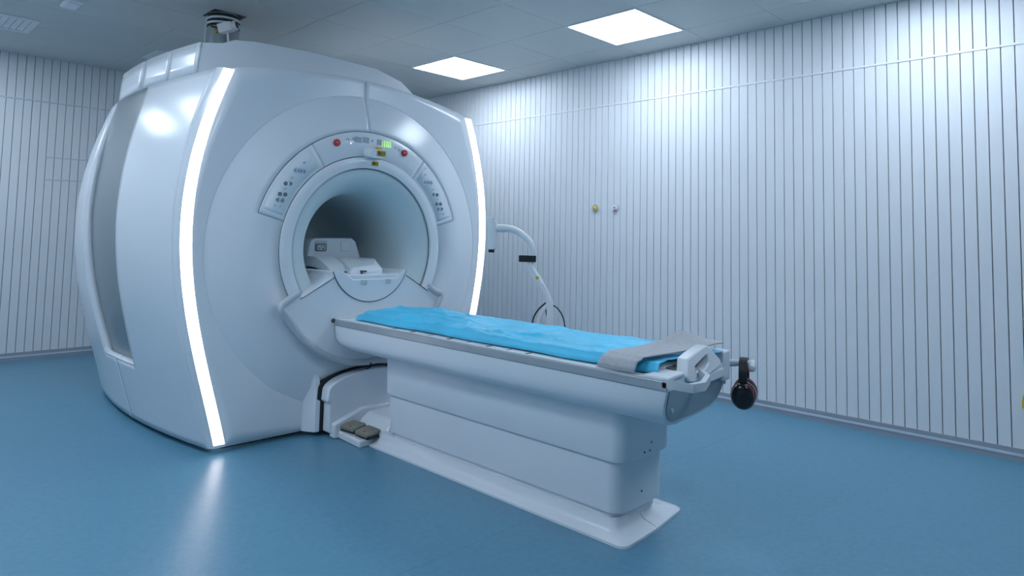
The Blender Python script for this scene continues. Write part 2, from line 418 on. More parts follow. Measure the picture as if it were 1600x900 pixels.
for a in (110.2, 67.0):
    x, z = pol(.692, a); b = disc('stop_button', x, z, .0225, .0225, YP+.002, YP-.008, 'red', panT, 28, dome=.001); OFF[b.name] = OFF[mri.name]
    b['label'] = 'red round emergency stop button'
    for q in range(3):
        plate('button_mark', [(x-.010, z-.010+q*.008), (x+.008, z-.007+q*.008), (x+.008, z-.0045+q*.008), (x-.010, z-.0075+q*.008)], YP-.0085, YP-.0100, 'btn3' if q == 1 else 'redpad', panT)
for a, wd in ((97.1, .024), (92.4, .022), (84.0, .018)):
    x, z = pol(.690, a); plate('display_window', [(x-wd, z-.017), (x+wd, z-.017), (x+wd, z+.018), (x-wd, z+.018)], YP+.002, YP-.0012, 'display', panT)
def seg7(ch, x, z, wd, ht, t):
    segs = {'a': (0, 1, 1, 1), 'b': (1, .5, 1, 1), 'c': (1, 0, 1, .5), 'd': (0, 0, 1, 0), 'e': (0, 0, 0, .5), 'f': (0, .5, 0, 1), 'g': (0, .5, 1, .5)}
    on = {'0': 'abcdef', '1': 'bc'}[ch]; out = []
    for s in on:
        x0, z0, x1, z1 = segs[s]; out.append(boxv(x+x0*wd-t/2, x+x1*wd+t/2, YP-.004, YP-.001, z+z0*ht-t/2, z+z1*ht+t/2))
    return join(out)
px, pz = pol(.690, 80.0)
for ch, dx in (('1', -.046), ('0', -.010), ('0', .020)):
    V, F = seg7(ch, px+dx, pz-.0165, .0170, .034, .0036); mesh('digit', V, F, 'digit', panT, smooth=False)
# small marks on the display panel
x, z = pol(.697, 103.6)
mesh('display_mark', *join([tubev([(x-.010, YP-.001, z-.006), (x-.005, YP-.001, z+.006), (x+.005, YP-.001, z+.006), (x+.010, YP-.001, z-.006)], .0016, 6)]), 'btn', panT)
x, z = pol(.697, 100.1)
mesh('display_mark', *tubev([(x+.007*math.cos(q), YP-.001, z+.009*math.sin(q)) for q in lin(0, 2*PI, 13)], .0014, 6), 'btn2', panT)
x, z = pol(.692, 88.6)
plate('display_mark', [(x-.010, z-.007), (x+.010, z-.007), (x+.006, z), (x, z+.008), (x-.006, z)], YP+.001, YP-.001, 'btn2', panT)
x, z = pol(.694, 73.6); plate('display_mark', [(x-.006, z-.0015), (x+.006, z-.0015), (x+.006, z+.0015), (x-.006, z+.0015)], YP+.001, YP-.001, 'btn', panT)
x, z = pol(.690, 71.0); plate('display_mark', [(x-.005, z), (x+.005, z+.007), (x+.002, z), (x+.005, z-.006)], YP+.001, YP-.001, 'btn', panT)
for a in (102.0,): 
    x, z = pol(.672, a); plate('status_light', rrect(x-.003, x+.003, z-.003, z+.003, .0025, 3), YP+.001, YP-.0015, 'led', panT)
# laser housing with yellow warning labels
lx, lz = CX+.020, CZ+.590
rings = []
for yy, s, dz in ((3.665, 1.0, 0), (3.640, .93, -.002), (3.612, .78, -.010), (3.606, .70, -.012)):
    rings.append([(lx+px_*s, yy, lz+.018+dz+pz_*s) for px_, pz_ in rrect(-.066, .066, -.030, .036, .02, 4)])
V, F = loft(rings); lh = mesh('laser_housing', V, F, 'plastic', mri); OFF[lh.name] = OFF[mri.name]
def slab(name, cx_, cz_, hw, hh, y0, dy, mat, parent, skew=0.0):
    V = [(cx_-hw+skew*-hh, y0+dy, cz_-hh), (cx_+hw+skew*-hh, y0+dy, cz_-hh), (cx_+hw+skew*hh, y0-dy, cz_+hh), (cx_-hw+skew*hh, y0-dy, cz_+hh)]
    V = V + [(a, b-.0022, c) for a, b, c in V]
    F = [(0, 3, 2, 1), (4, 5, 6, 7), (0, 1, 5, 4), (1, 2, 6, 5), (2, 3, 7, 6), (3, 0, 4, 7)]
    o = mesh(name, V, F, mat, parent, smooth=False); OFF[o.name] = OFF[mri.name]; return o
slab('warning_label', lx+.034, lz+.018, .034, .018, 3.606, 0.0, 'yellow', lh)
slab('warning_label', lx+.030, lz+.055, .022, .007, 3.634, -.004, 'yellow', lh)
for dx, hw, hh in ((.013, .007, .012), (.042, .017, .012)):
    slab('label_print', lx+dx+.001, lz+.018, hw, hh, 3.6035, 0, 'label_ink', lh)
for q in range(3):
    slab('label_print', lx+.043, lz+.010+q*.008, .015, .0016, 3.6012, 0, 'yellow', lh)
slab('warning_label', CX+.034, CZ+.543, .025, .015, 3.644, 0, 'yellow', mri)
for dx, hw in ((.020, .006), (.042, .012)):
    slab('label_print', CX+dx, CZ+.543, hw, .009, 3.6415, 0, 'label_ink', mri)
for q in range(2):
    slab('label_print', CX+.042, CZ+.538+q*.008, .010, .0014, 3.6392, 0, 'yellow', mri)
# light strips and the bevel beside them
for s in (-1, 1):
    zt = ztop(s*(.941-.05), .941)-.004
    zs = lin(ZB+.016, zt, 60)
    ring = lambda z, a, b, ya, yb: [(CX+s*(ez_(min(z, 2.1))-a), ya, z), (CX+s*(ez_(min(z, 2.1))-b), yb, z), (CX+s*(ez_(min(z, 2.1))-b), yb+.014, z), (CX+s*(ez_(min(z, 2.1))-a), ya+.014, z)]
    V, F = loft([ring(z, .085, .030, 3.734, 3.741) for z in zs]); o = mesh('light_strip', V, F, 'strip', mri, angle=50)
    o['label'] = 'glowing white light strip'
    V, F = loft([ring(z, .025, -.001, 3.732, 3.757) for z in lin(ZB, zt, 60)]); mesh('strip_trim', V, F, 'plastic', mri, angle=50)
    box('strip_foot', *sorted((CX+s*(ez_(ZB)-.086), CX+s*(ez_(ZB)-.026))), 3.732, 3.75, ZB, ZB+.015, 'plastic', mri)
# side covers
yf_ = lambda z: float(np.interp(z, [.03,.44,.667,.93,1.19,1.5,1.81,2.1], [4.45,4.42,4.425,4.42,4.44,4.455,4.48,4.585]))
yb_ = lambda z: float(np.interp(z, [.03,.42,.61,.81,1.1,1.44,1.86,2.14], [4.98,5.0,5.03,5.09,5.145,5.18,5.30,5.39]))
YF2 = np.polyfit([.3,.44,.667,.93,1.19,1.5,1.81,2.1], [4.425,4.42,4.422,4.425,4.437,4.455,4.495,4.585], 4); yfs = lambda z: float(np.polyval(YF2, max(z, .3)))
YB2 = np.polyfit([.42,.61,.81,1.1,1.44,1.86,2.14], [4.99,5.04,5.09,5.145,5.20,5.30,5.39], 3); ybs = lambda z: float(np.polyval(YB2, max(z, .42)))
RZ0 = 0.40
for s in (-1, 1):
    zt = ZT[s]
    def patch(name, ya, yb, z0, z1, mat, inset=0.0, t=.02, nz=48, ny=24):
        V, F = grid(lambda u, z: (hullx(ya(z)+(yb(z)-ya(z))*u, z, s, inset), ya(z)+(yb(z)-ya(z))*u, z), lin(0, 1, ny), lin(z0, z1, nz))
        o = mesh(name, V, F, mat, mri, angle=30, flip=(s, 0, 0)); solid(o, t); return o
    zl = lin(ZB, RZ0, 12); zh = lin(RZ0, zt, 42)[1:]; seam_y = lambda z: 4.70+.12*(z-.05)
    def joined(name, main, low, mat='plastic'):
        """one cover: a full-height patch and the piece of it that runs on below the recess"""
        (ya, yb), (ya2, yb2) = main, low
        fn = lambda f, g: (lambda u, z: (hullx(f(z)+(g(z)-f(z))*u, z, s), f(z)+(g(z)-f(z))*u, z))
        V, F = join([grid(fn(ya, yb), lin(0, 1, 24), zl+zh), grid(fn(ya2, yb2), lin(0, 1, 10), zl)])
        o = mesh(name, V, F, mat, mri, angle=30, flip=(s, 0, 0)); solid(o, .05); return o
    joined('side_cover', (lambda z: 3.757, yfs), (yfs, lambda z: seam_y(z)-.0015))
    joined('rear_side_cover', (ybs, lambda z: YK), (lambda z: seam_y(z)+.0015, ybs))
    V, F = grid(lambda u, z: (hullx(yfs(z)-.01+(ybs(z)-yfs(z)+.02)*u, z, s, .004+.041*min(1, max(0, (zt-.01-z)/.45))**.8), yfs(z)-.01+(ybs(z)-yfs(z)+.02)*u, z), lin(0, 1, 24), lin(RZ0-.01, zt, 48))
    o = mesh('side_recess', V, F, 'recess', mri, angle=30, flip=(s, 0, 0)); solid(o, .01); o['label'] = 'greyish recessed side panel with shade in its colour'
    V = [(hullx(q, RZ0, s, .05*k), q, RZ0+.006) for q in lin(yfs(RZ0), ybs(RZ0), 16) for k in (0, 1)]
    F = [(2*i, 2*i+1, 2*i+3, 2*i+2) for i in range(15)]
    o = mesh('recess_sill', V, F, 'plastic', mri, flip=(0, 0, 1)); solid(o, .01)
# rear cover, top cover, base
def rmaxb(th):
    c, s = math.cos(th), math.sin(th); a, b = 0.5, 1.7
    for _ in range(40):
        m = (a+b)/2; x, z = m*c, CZ+m*s
        if z > ZB and abs(x) < ez_(min(z, 2.1)) and z < ztop(x, .941): a = m
        else: b = m
    return a
A = lin(0, 2*PI, 181)
V, F = grid(lambda a, t: (CX+(.42+(rmaxb(a)-.42)*t)*math.cos(a), YK, CZ+(.42+(rmaxb(a)-.42)*t)*math.sin(a)), A, [0, .5, 1])
o = mesh('rear_cover', V, F, 'plastic', mri, flip=(0, 1, 0)); solid(o, .01)
V, F = grid(lambda y, t: (CX+t*(.941+bul(y)-(.087*max(0, 1-(y-3.733)/.03) if y < 3.763 else 0)), y, ztop(t*.941, .941)), [3.733, 3.757, 3.763] + lin(3.80, YK, 20), lin(-1, 1, 41))
o = mesh('top_cover', V, F, 'plastic', mri, flip=(0, 0, 1)); solid(o, .012)
inner = [(CX-.80, 3.80), (CX+.80, 3.80), (CX+.92, 4.3), (CX+.95, 4.75), (CX+.92, 5.2), (CX+.84, 5.7), (CX-.84, 5.7), (CX-.92, 5.2), (CX-.95, 4.75), (CX-.92, 4.3)]
mesh('base_plinth', *prism(inner, 0, ZB+.02, 'z'), 'black', mri, smooth=False)
# hood on top
HP = [(1.457,2.285),(1.585,2.312),(1.65,2.345),(1.77,2.362),(2.14,2.378),(2.40,2.372),(2.645,2.364),(2.86,2.31),(2.96,2.243),(3.03,2.17)]
def hood_ring(y, dz):
    out = []
    xl = hullx(y, 2.1, -1, .012)
    for i, (x, z) in enumerate(HP):
        f_ = (x-1.457)/(3.03-1.457); out.append((xl+.018+(3.03-xl-.018)*f_, y, z+dz*(1-f_*.3)))
    out.append((3.03, y, 2.08)); out.append((xl, y, 2.08)); return out
V, F = loft([hood_ring(y, dz) for y, dz in ((3.972, -.004), (3.98, 0), (4.3, .008), (4.7, .012), (5.1, .01), (5.3, .002))])
hood = mesh('top_hood', V, F, 'plastic', mri, angle=20); OFF[hood.name] = OFF[mri.name]
for ya, yb in ((3.968, 4.306), (4.310, 4.705), (4.735, 5.30)):
    V, F = grid(lambda y, t: (hullx(y, 2.1, -1, -.002)+.020*t, y, 2.098+.186*t+.008*t*(y-3.968)), lin(ya, yb, 10), lin(0, 1, 4))
    o = mesh('hood_side_panel', V, F, 'plastic', mri, flip=(-1, 0, 0)); solid(o, .012)
# docking console under the bore
KX, KR = 2.392, .620
a0, a1 = math.atan2(.776-1.03, -.576), math.atan2(.782-1.03, .572)
arc = [(KX+KR*math.cos(a), 1.033+KR*math.sin(a)) for a in lin(-PI-(-PI-a0) if False else a0, a1, 40)]
arc = [(KX+KR*math.cos(a), 1.033+KR*math.sin(a)) for a in lin(a0+2*PI if a0 < -PI else a0, a1, 40)]
poly = arc + [(2.862, .856), (2.845, .838), (2.655, .948), (2.14, .952), (1.945, .826), (1.925, .852)]
V, F = prism(poly, 3.592, 3.93); con = mesh('docking_console', V, F, 'plastic', mri); bevel(con, .006, 3)
path = spline([(1.925, 3.60, .858), (1.86, 3.592, .818), (1.815, 3.588, .778)] + [(x, 3.588, z) for x, z in arc[2:-2:4]] + [(2.968, 3.588, .785), (2.92, 3.592, .82), (2.865, 3.60, .858)], 5)
tube('bumper', path, .021, 'plastic_grey', mri, 10)
for xa, za, xb, zb in ((1.93, .818, 2.165, .944), (2.855, .830, 2.672, .938)):
    tube('console_seam', [(xa, 3.591, za), (xb, 3.591, zb)], .0022, 'seam', mri, 6)
# cradle end: a half-round tray that runs into the bore
RU, ZU = .285, 1.066
ua = math.asin((.972-ZU)/RU)
arcU = [(KX+.012+RU*math.cos(a), ZU+RU*math.sin(a)) for a in lin(PI-ua-2*PI, ua, 40)]
V, F = prism(arcU + [(2.645, .972), (2.600, .921), (2.275, .921), (2.205, .972)], 3.586, 4.6); cradle = mesh('cradle', V, F, 'plastic_mat', mri); bevel(cradle, .004, 2)
tube('cradle_seam', [(x, 3.588, z) for x, z in arcU], .0028, 'seam', mri, 6)
box('cradle_pad', 2.535, 2.598, 3.60, 3.95, .920, .925, 'endgrey', mri, bev=.003)
for xa in (2.33, 2.51):
    box('latch', xa, xa+.038, 3.578, 3.60, .890, .919, 'plastic_grey', mri, bev=.003)
# black docking opening + surround
AX = 2.44
def arch(hw, zs_, ht, step):
    L = [(-hw, ZB), (-hw, zs_), (-hw-step, zs_+.012), (-hw-step+.006, zs_+.07)]
    top = [(-(hw+step-.006)*math.cos(q), zs_+.07+(ht-zs_-.07)*math.sin(q)) for q in lin(.12, PI/2, 9)]
    Lf = L + top; Rt = [(-x, z) for x, z in Lf[:-1]][::-1]
    return [(AX+x, z) for x, z in Lf+Rt]
V, F = prism(arch(.318, .205, .382, .022), 3.655, 3.70); o = mesh('docking_opening', V, F, 'black', mri, smooth=False)
for s in (-1, 1):
    xa = AX+s*.318
    rings = [[(xa+s*(.002), 3.655, z), (xa+s*(.030), 3.655, z), (xa+s*(.045+wd), 3.735, z), (xa+s*.002, 3.735, z)] for z, wd in ((ZB, .03), (.20, .025), (.32, .010), (.48, .0))]
    rings[2] = [(x, y+.01, z) for x, y, z in rings[2]]; rings[3] = [(x, min(3.738, y+.07), z) for x, y, z in rings[3]]
    V, F = loft(rings); mesh('docking_surround', V, F, 'plastic', mri, angle=30)
tube('cable', spline([(2.405, 3.575, .41), (2.41, 3.56, .395), (2.40, 3.58, .375), (2.405, 3.64, .36)], 6), .004, 'black', mri, 6)

# ------------------------------------------------------------------ quench pipe
qp = thing('quench_pipe', (1.945, 4.92, 2.39), 'grey exhaust pipe with black rubber bands rising from the scanner top into the ceiling', 'pipe')
QX, QY = 1.945, 4.92
def lathe(name, prof, x, y, mat, parent, n=40):
    V, F = loft([[(x+r*math.cos(2*PI*k/n), y+r*math.sin(2*PI*k/n), z) for k in range(n)] for r, z in prof]); return mesh(name, V, F, mat, parent)
lathe('pipe_body', [(.108, 2.392), (.108, 2.672), (.102, 2.672), (.102, 2.774)], QX, QY, 'pipe', qp)
for za, zb in ((2.672, 2.690), (2.708, 2.726), (2.744, 2.766)):
    lathe('rubber_band', [(.105, za), (.112, za+.004), (.112, zb-.004), (.105, zb)], QX, QY, 'black', qp)
for za in (2.690, 2.726):
    lathe('clamp', [(.106, za), (.113, za+.002), (.113, za+.016), (.106, za+.018)], QX, QY, 'metal', qp)
box('ceiling_opening', QX-.105, QX+.125, QY-.095, QY+.12, CH-.004, CH-.001, 'black', qp)
vb = box('valve_box', -.045, .050, -.035, .035, -.032, .032, 'metal', qp, bev=.004)
vb.location = Vector((1.875, 4.70, 2.622))-OFF[qp.name]; 
vb.data.transform(Matrix.Translation(OFF[qp.name])); vb.rotation_euler = (0.1, -.28, -.80); OFF[vb.name] = Vector((0, 0, 0))
t = tubev([(.05, 0, 0), (.078, 0, 0)], .034, 20); o = mesh('gauge', *t, 'metal', None, origin=(0, 0, 0)); o.parent = vb; o.location = (0, 0, 0)
t = tubev([(.077, 0, 0), (.080, 0, 0)], .025, 20); o = mesh('gauge_face', *t, 'black', None, origin=(0, 0, 0)); o.parent = vb; o.location = (0, 0, 0)
tube('valve_stem', [(1.888, 4.70, 2.59), (1.915, 4.70, 2.395)], .008, 'white_label', qp, 8)
tube('tap', [(1.842, 4.725, 2.600), (1.818, 4.735, 2.590)], .016, 'brass', qp, 10)
tube('tap_lever', [(1.832, 4.725, 2.618), (1.795, 4.755, 2.626)], .007, 'black', qp, 8)
tube('hose', spline([(QX-.09, QY+.08, 2.77), (QX-.095, QY+.085, 2.60), (QX-.088, QY+.075, 2.40)], 6), .006, 'white_label', qp, 8)

# ------------------------------------------------------------------ coil tray inside the bore
hc = thing('head_coil_base', (2.40, 4.15, .972), 'white moulded head coil base with a socket, lying in the scanner bore', 'coil')
bl = [(2.225, .985), (2.215, 1.06), (2.235, 1.145), (2.262, 1.166), (2.545, 1.170), (2.578, 1.148), (2.615, 1.05), (2.625, .985)]
V, F = prism(bl, 4.05, 4.30); o = mesh('coil_block', V, F, 'plastic_mat', hc); bevel(o, .012, 3); OFF[o.name] = OFF[hc.name]; cb = o
mesh('socket_frame', *prism(rrect(2.262, 2.352, 1.078, 1.152, .012), 4.046, 4.052), 'plastic_grey', cb, smooth=False)
mesh('socket', *prism(rrect(2.268, 2.346, 1.082, 1.130, .010), 4.042, 4.05), 'seam', cb, smooth=False)
mesh('socket_plate', *prism(rrect(2.274, 2.340, 1.088, 1.124, .006), 4.039, 4.046), 'hookgrey', cb, smooth=False)
for x, z in ((2.296, 1.100), (2.309, 1.113), (2.318, 1.098)):
    mesh('socket_pin', *prism(rrect(x-.004, x+.004, z-.004, z+.004, .003, 3), 4.037, 4.041), 'black', cb, smooth=False)
for x0 in (2.278, 2.326):
    for q in range(4):
        mesh('socket_slot', *prism([(x0-.003, 1.092+q*.008), (x0+.010, 1.092+q*.008), (x0+.010, 1.095+q*.008), (x0-.003, 1.095+q*.008)], 4.0375, 4.0395), 'seam', cb, smooth=False)
fr = rrect(2.458, 2.538, 1.078, 1.150, .012); 
mesh('cover_plate', *prism(fr, 4.047, 4.052), 'plastic_grey', cb, smooth=False)
mesh('cover_face', *prism(rrect(2.461, 2.535, 1.081, 1.147, .010), 4.045, 4.05), 'plastic_mat', cb, smooth=False)
# sloping side arms and pillow block
arm = loft([[(2.28+dx, yy, zz) for dx, zz in ((-.065, z0), (.065, z0), (.065, z1), (-.065, z1))] for yy, z0, z1 in ((4.10, .985, 1.05), (3.96, .98, 1.048), (3.86, .97, 1.02), (3.74, .945, .965), (3.69, .925, .945))])
mesh('side_arm', *arm, 'plastic_mat', hc, angle=60)
rg = []
for xa, xb in ((0, 1),):
    lo = [(2.288, 3.66, .923), (2.536, 3.66, .926), (2.585, 3.80, .923), (2.585, 4.04, .923), (2.33, 4.04, .923)]
    md = [(2.288, 3.66, .945), (2.536, 3.66, .985), (2.590, 3.80, .985), (2.590, 4.04, .985), (2.33, 4.04, .985)]
    tp = [(2.330, 3.70, .985), (2.505, 3.69, 1.005), (2.560, 3.79, 1.043), (2.560, 4.04, 1.043), (2.375, 3.90, 1.043)]
V, F = loft([lo, md, tp]); o = mesh('pillow_block', V, F, 'plastic_mat', hc, angle=20); bevel(o, .010, 3); OFF[o.name] = OFF[hc.name]
box('pillow_slot', 2.372, 2.382, 3.652, 3.665, .922, .972, 'seam', hc)
box('pillow_slot', 2.382, 2.412, 3.652, 3.665, .960, .970, 'seam', hc)
for zz in (.932, .962): box('pillow_slot', 2.268, 2.280, 3.672, 3.69, zz-.004, zz+.004, 'black', hc)

# ------------------------------------------------------------------ patient table
TXC = 2.46
tb = thing('patient_table', (TXC, 2.5, 0), 'white patient table on a two-tier pedestal, docked to the scanner', 'table')
XLs, XRs = 2.15, 2.77
yend = lambda x: 1.318+.12*(x-XLs)
def body_ring(y, lift=0, shrink=0, skew=0.0, back=0.0):
    ha = [(.305, .668), (.305, .64), (.302, .60), (.29, .565), (.262, .532), (.215, .512), (.15, .503), (0, .50)]
    hb = [(.305, .668), (.305, .63), (.304, .59), (.300, .56), (.286, .536), (.25, .518), (.18, .507), (0, .503)]
    k = min(1, max(0, (y-1.35)/1.2))
    hp = [(p[0]*(1-k)+q[0]*k, p[1]*(1-k)+q[1]*k) for p, q in zip(ha, hb)]
    full = [(-a, z) for a, z in hp] + [(a, z) for a, z in hp[:-1][::-1]]
    out = []
    for a, z in full:
        z2 = z+lift*(.668-z)/.168
        out.append((TXC+a*(1-shrink), y+skew*(a+.305)+back*(.668-z)/.168, z2))
    return out
rings = [body_ring(1.322, 0, .012, .12, .04), body_ring(1.330, 0, 0, .12, .035)] + [body_ring(y) for y in (1.55, 1.8, 2.1, 2.6, 3.1, 3.40)] + [body_ring(3.50, .004), body_ring(3.55, .014, .002), body_ring(3.572, .028, .006), body_ring(3.582, .045, .012), body_ring(3.586, .065, .022)]
V, F = loft(rings); mesh('table_body', V, F, 'plastic_mat', tb, angle=50)
V, F = prism([(XLs+.012, 1.325), (XRs-.012, yend(XRs)), (XRs-.012, 3.585), (XLs+.012, 3.585)], .660, .690, 'z'); o = mesh('table_top', V, F, 'plastic_mat', tb); bevel(o, .004)
for s in (-1, 1):
    xa = XLs if s < 0 else XRs-.008
    V, F = prism([(xa, yend(xa)), (xa+.008, yend(xa+.008)), (xa+.008, 3.575), (xa, 3.575)], .655, .692, 'z')
    o = mesh('side_rail', V, F, 'rail', tb); bevel(o, .004); o['label'] = 'grey side rail'
    box('top_edge', *( (XLs+.009, XLs+.062) if s < 0 else (XRs-.062, XRs-.009)), 1.42, 3.55, .690, .6945, 'plastic_mat', tb, bev=.002)
tube('rail_knob', [(2.153, 3.585, .683), (2.140, 3.605, .683)], .012, 'seam', tb, 12)
for i, y in enumerate((3.02, 2.86, 2.71, 2.56, 2.42, 2.28, 2.15, 2.03)):
    if i % 2: box('position_mark', XLs+.016, XLs+.050, y-.006, y+.006, .6942, .6962, 'black', tb)
    else: box('position_mark', XLs+.016, XLs+.050, y-.0018, y+.0018, .6942, .6958, 'seam', tb)
V, F = loft([[(x, y, z) for x, y in rrect(2.245+i_, 2.705-i_, 1.44+i_, 3.50-i_, .03)] for z, i_ in ((.690, 0), (.710, 0), (.718, .008))]); mesh('mattress_pad', V, F, 'plastic_mat', tb)
# end panel
ep = [(TXC+a, z) for a, z in [(-.285, .655), (-.28, .60), (-.262, .56), (-.235, .535), (-.20, .522), (0, .514), (.20, .522), (.235, .535), (.262, .56), (.28, .60), (.285, .655)]]
n = len(ep); back = lambda z: .04*(.668-z)/.168
V = [(x, 1.316+.12*(x-XLs)+back(z), z) for x, z in ep] + [(x, 1.330+.12*(x-XLs)+back(z), z) for x, z in ep]
F = [tuple(range(n)), tuple(range(2*n-1, n-1, -1))] + [(i, (i+1) % n, (i+1) % n+n, i+n) for i in range(n)]
o = mesh('end_panel', V, F, 'endgrey', tb, smooth=False); o['label'] = 'dark grey end panel'
# grab handle and end bracket
yE = lambda x: 1.316+.12*(x-XLs)
V, F = loft([[(x, y+dy, z+dz) for dy, dz in ((0, -.016), (.022, -.016), (.022, .016), (0, .016))] for x, y, z in ((2.150, 1.318, .684), (2.153, 1.29, .684), (2.19, 1.236, .676), (2.26, 1.226, .676), (2.36, 1.262, .682), (2.42, 1.325, .688))])
o = mesh('grab_handle', V, F, 'hookgrey', tb, angle=60); bevel(o, .005, 2)
V, F = prism([(2.152, yE(2.152)), (2.30, yE(2.30)+.0), (2.30, 1.42), (2.152, 1.42)], .690, .706, 'z'); o = mesh('end_tray', V, F, 'plastic_mat', tb); bevel(o, .005, 2)
# white lift handle with an opening
ho = [(2.305, .684), (2.351, .746), (2.419, .758), (2.547, .775), (2.585, .766), (2.672, .700), (2.655, .684), (2.53, .668), (2.41, .658), (2.33, .664)]
hi = [(2.400, .690), (2.404, .712), (2.436, .720), (2.505, .735), (2.541, .742), (2.547, .725), (2.538, .706), (2.50, .694), (2.45, .687), (2.42, .685)]
n = len(ho)
yh = lambda x, z, d: 1.312+.12*(x-XLs)+(z-.69)*.25+d
V = [(x, yh(x, z, 0), z) for x, z in ho] + [(x, yh(x, z, 0), z) for x, z in hi] + [(x, yh(x, z, .05), z) for x, z in ho] + [(x, yh(x, z, .05), z) for x, z in hi]
F = []
for i in range(n):
    j = (i+1) % n
    F += [(i, j, n+j, n+i), (2*n+i, 3*n+i, 3*n+j, 2*n+j), (i, 2*n+i, 2*n+j, j), (n+i, n+j, 3*n+j, 3*n+i)]
o = mesh('lift_handle', V, F, 'plastic', tb, angle=50); bevel(o, .008, 3)
V, F = prism([(2.34, yE(2.34)+.05), (2.56, yE(2.56)+.05), (2.56, 1.44), (2.34, 1.44)], .690, .705, 'z'); mesh('latch_block', V, F, 'pedal', tb, smooth=False)
V, F = prism([(2.695, yE(2.695)-.004), (2.768, yE(2.768)-.004), (2.768, 1.45), (2.695, 1.45)], .61, .735, 'z'); o = mesh('end_bracket', V, F, 'plastic_mat', tb); bevel(o, .008, 2)
V, F = prism([(2.38, yE(2.38)-.004), (2.70, yE(2.70)-.004), (2.70, 1.40), (2.38, 1.40)], .630, .668, 'z'); o = mesh('end_bracket', V, F, 'plastic_mat', tb); bevel(o, .006, 2)
for x, z in ((2.225, .575), (2.735, .60)):
    V, F = tubev([(x, yE(x)+back(z)-.001, z), (x, yE(x)+back(z)-.008, z)], .009, 12); mesh('screw_cap', V, F, 'hookgrey', tb)
# hook arm
V, F = tubev([(2.765, 1.422, .675), (2.81, 1.385, .675)], .016, 10); mesh('hook_arm', V, F, 'hookgrey', tb)
V, F = tubev(spline([(2.795, 1.398, .675), (2.83, 1.363, .675), (2.86, 1.335, .672)], 4), .014, 10); mesh('hook_arm', V, F, 'hookgrey', tb)
V, F = tubev([(2.822, 1.318, .655), (2.826, 1.319, .656), (2.842, 1.324, .660), (2.868, 1.334, .668), (2.884, 1.341, .672), (2.888, 1.343, .673)], [.008, .015, .018, .018, .015, .008], 12); mesh('hook_bar', V, F, 'hookgrey', tb)
# pedestal
def column(name, x0, x1, y0, y1, zz, r=.045, bow=.02):
    rings = []
    for z, i in zz:
        ring = []
        base = rrect(x0+i, x1-i, y0+i, y1-i, r, 6); pts = []
        for k in range(len(base)):
            p, q = base[k], base[(k+1) % len(base)]; pts.append(p)
            if p[1] < 1.9 and q[1] < 1.9 and abs(q[0]-p[0]) > .06: pts += [(p[0]+(q[0]-p[0])*t/10, p[1]) for t in range(1, 10)]
        for x, y in pts:
            if y < 1.9: y -= bow*(1-((x-TXC)/.2)**2)
            ring.append((x, y, z))
        rings.append(ring)
    V, F = loft(rings); return mesh(name, V, F, 'plastic_mat', tb, angle=30)
column('upper_column', TXC-.190, TXC+.190, 1.612, 3.225, [(.300, .012), (.304, .003), (.312, 0), (.48, -.002), (.515, -.002)])
column('lower_column', TXC-.175, TXC+.175, 1.640, 3.205, [(.094, .008), (.098, .001), (.104, 0), (.292, .0), (.306, .012)])
column('column_foot', TXC-.160, TXC+.160, 1.665, 3.18, [(.06, 0), (.10, 0)])
for x, z, y in ((2.475, .357, 1.592), (2.465, .325, 1.592), (2.425, .325, 1.592), (2.448, .157, 1.620)):
    V, F = tubev([(x, y+.012, z), (x, y-.0015, z)], .0045, 12); mesh('screw', V, F, 'seam', tb)
# base plate halves with the seam between them
def base_half(x0, x1, s):
    yE2 = lambda x: 1.557+.09*(x-2.235)
    pl = [(0, 0), (0, .010), (.006, .016), (.020, .022), (.036, .029), (.046, .043), (.050, .075)]
    pr = [(0, 0), (0, .010), (.010, .017), (.045, .024), (.095, .032), (.110, .045), (.115, .075)]
    pe = [0, 0, .008, .034, .064, .080, .086]
    rings = []
    for (ins_s, z), ie in zip(pl if s < 0 else pr, pe):
        r = .040-.010*(ie/.086)
        if s < 0:
            cx_, cy_ = x0+ins_s, yE2(x0)+ie
            ring = [(cx_+r-r*math.cos(q), cy_+r-r*math.sin(q), z) for q in lin(0, PI/2, 7)] + [(x1, yE2(x1)+ie-.010, z), (x1, 3.30, z), (cx_, 3.30, z)]
        else:
            cx_, cy_ = x1-ins_s, yE2(x1)+ie
            ring = [(x0, yE2(x0)+ie-.010, z)] + [(cx_-r+r*math.sin(q), cy_+r-r*math.cos(q), z) for q in lin(0, PI/2, 7)] + [(cx_, 3.30, z), (x0, 3.30, z)]
        rings.append(ring)
    V, F = loft(rings); return mesh('base_plate', V, F, 'plastic', tb, angle=40)
base_half(2.235, 2.4865, -1); base_half(2.4885, 2.757, 1)
box('seam_strip', 2.480, 2.495, 1.68, 3.28, 0.001, .008, 'seam', tb)
# floor ledge with foot pedals and the docking block
V, F = prism([(2.170, 3.30), (2.70, 3.30), (2.70, 3.655), (2.190, 3.655)], 0, .042, 'z'); o = mesh('foot_ledge', V, F, 'plastic', tb); bevel(o, .008, 2)
V, F = loft([[(2.285, 3.305, z0) if False else (2.30+i, 3.25, z0), (2.62-i, 3.25, z0), (2.70-i, 3.655, z0), (2.31+i, 3.655, z0)] for z0, i in ((.04, 0), (.09, .03), (.125, .08))])
o = mesh('ledge_core', V, F, 'plastic', tb); bevel(o, .012, 3)
V, F = prism(arch(.298, .200, .368, .020), 3.575, 3.655); o = mesh('docking_block', V, F, 'plastic', tb); bevel(o, .008, 2)
V, F = prism([(2.155, 0.003), (2.155, .085), (2.35, .150), (2.53, .150), (2.72, .085), (2.72, 0.003)], 3.54, 3.60); o = mesh('docking_step', V, F, 'plastic', tb); bevel(o, .008, 2)
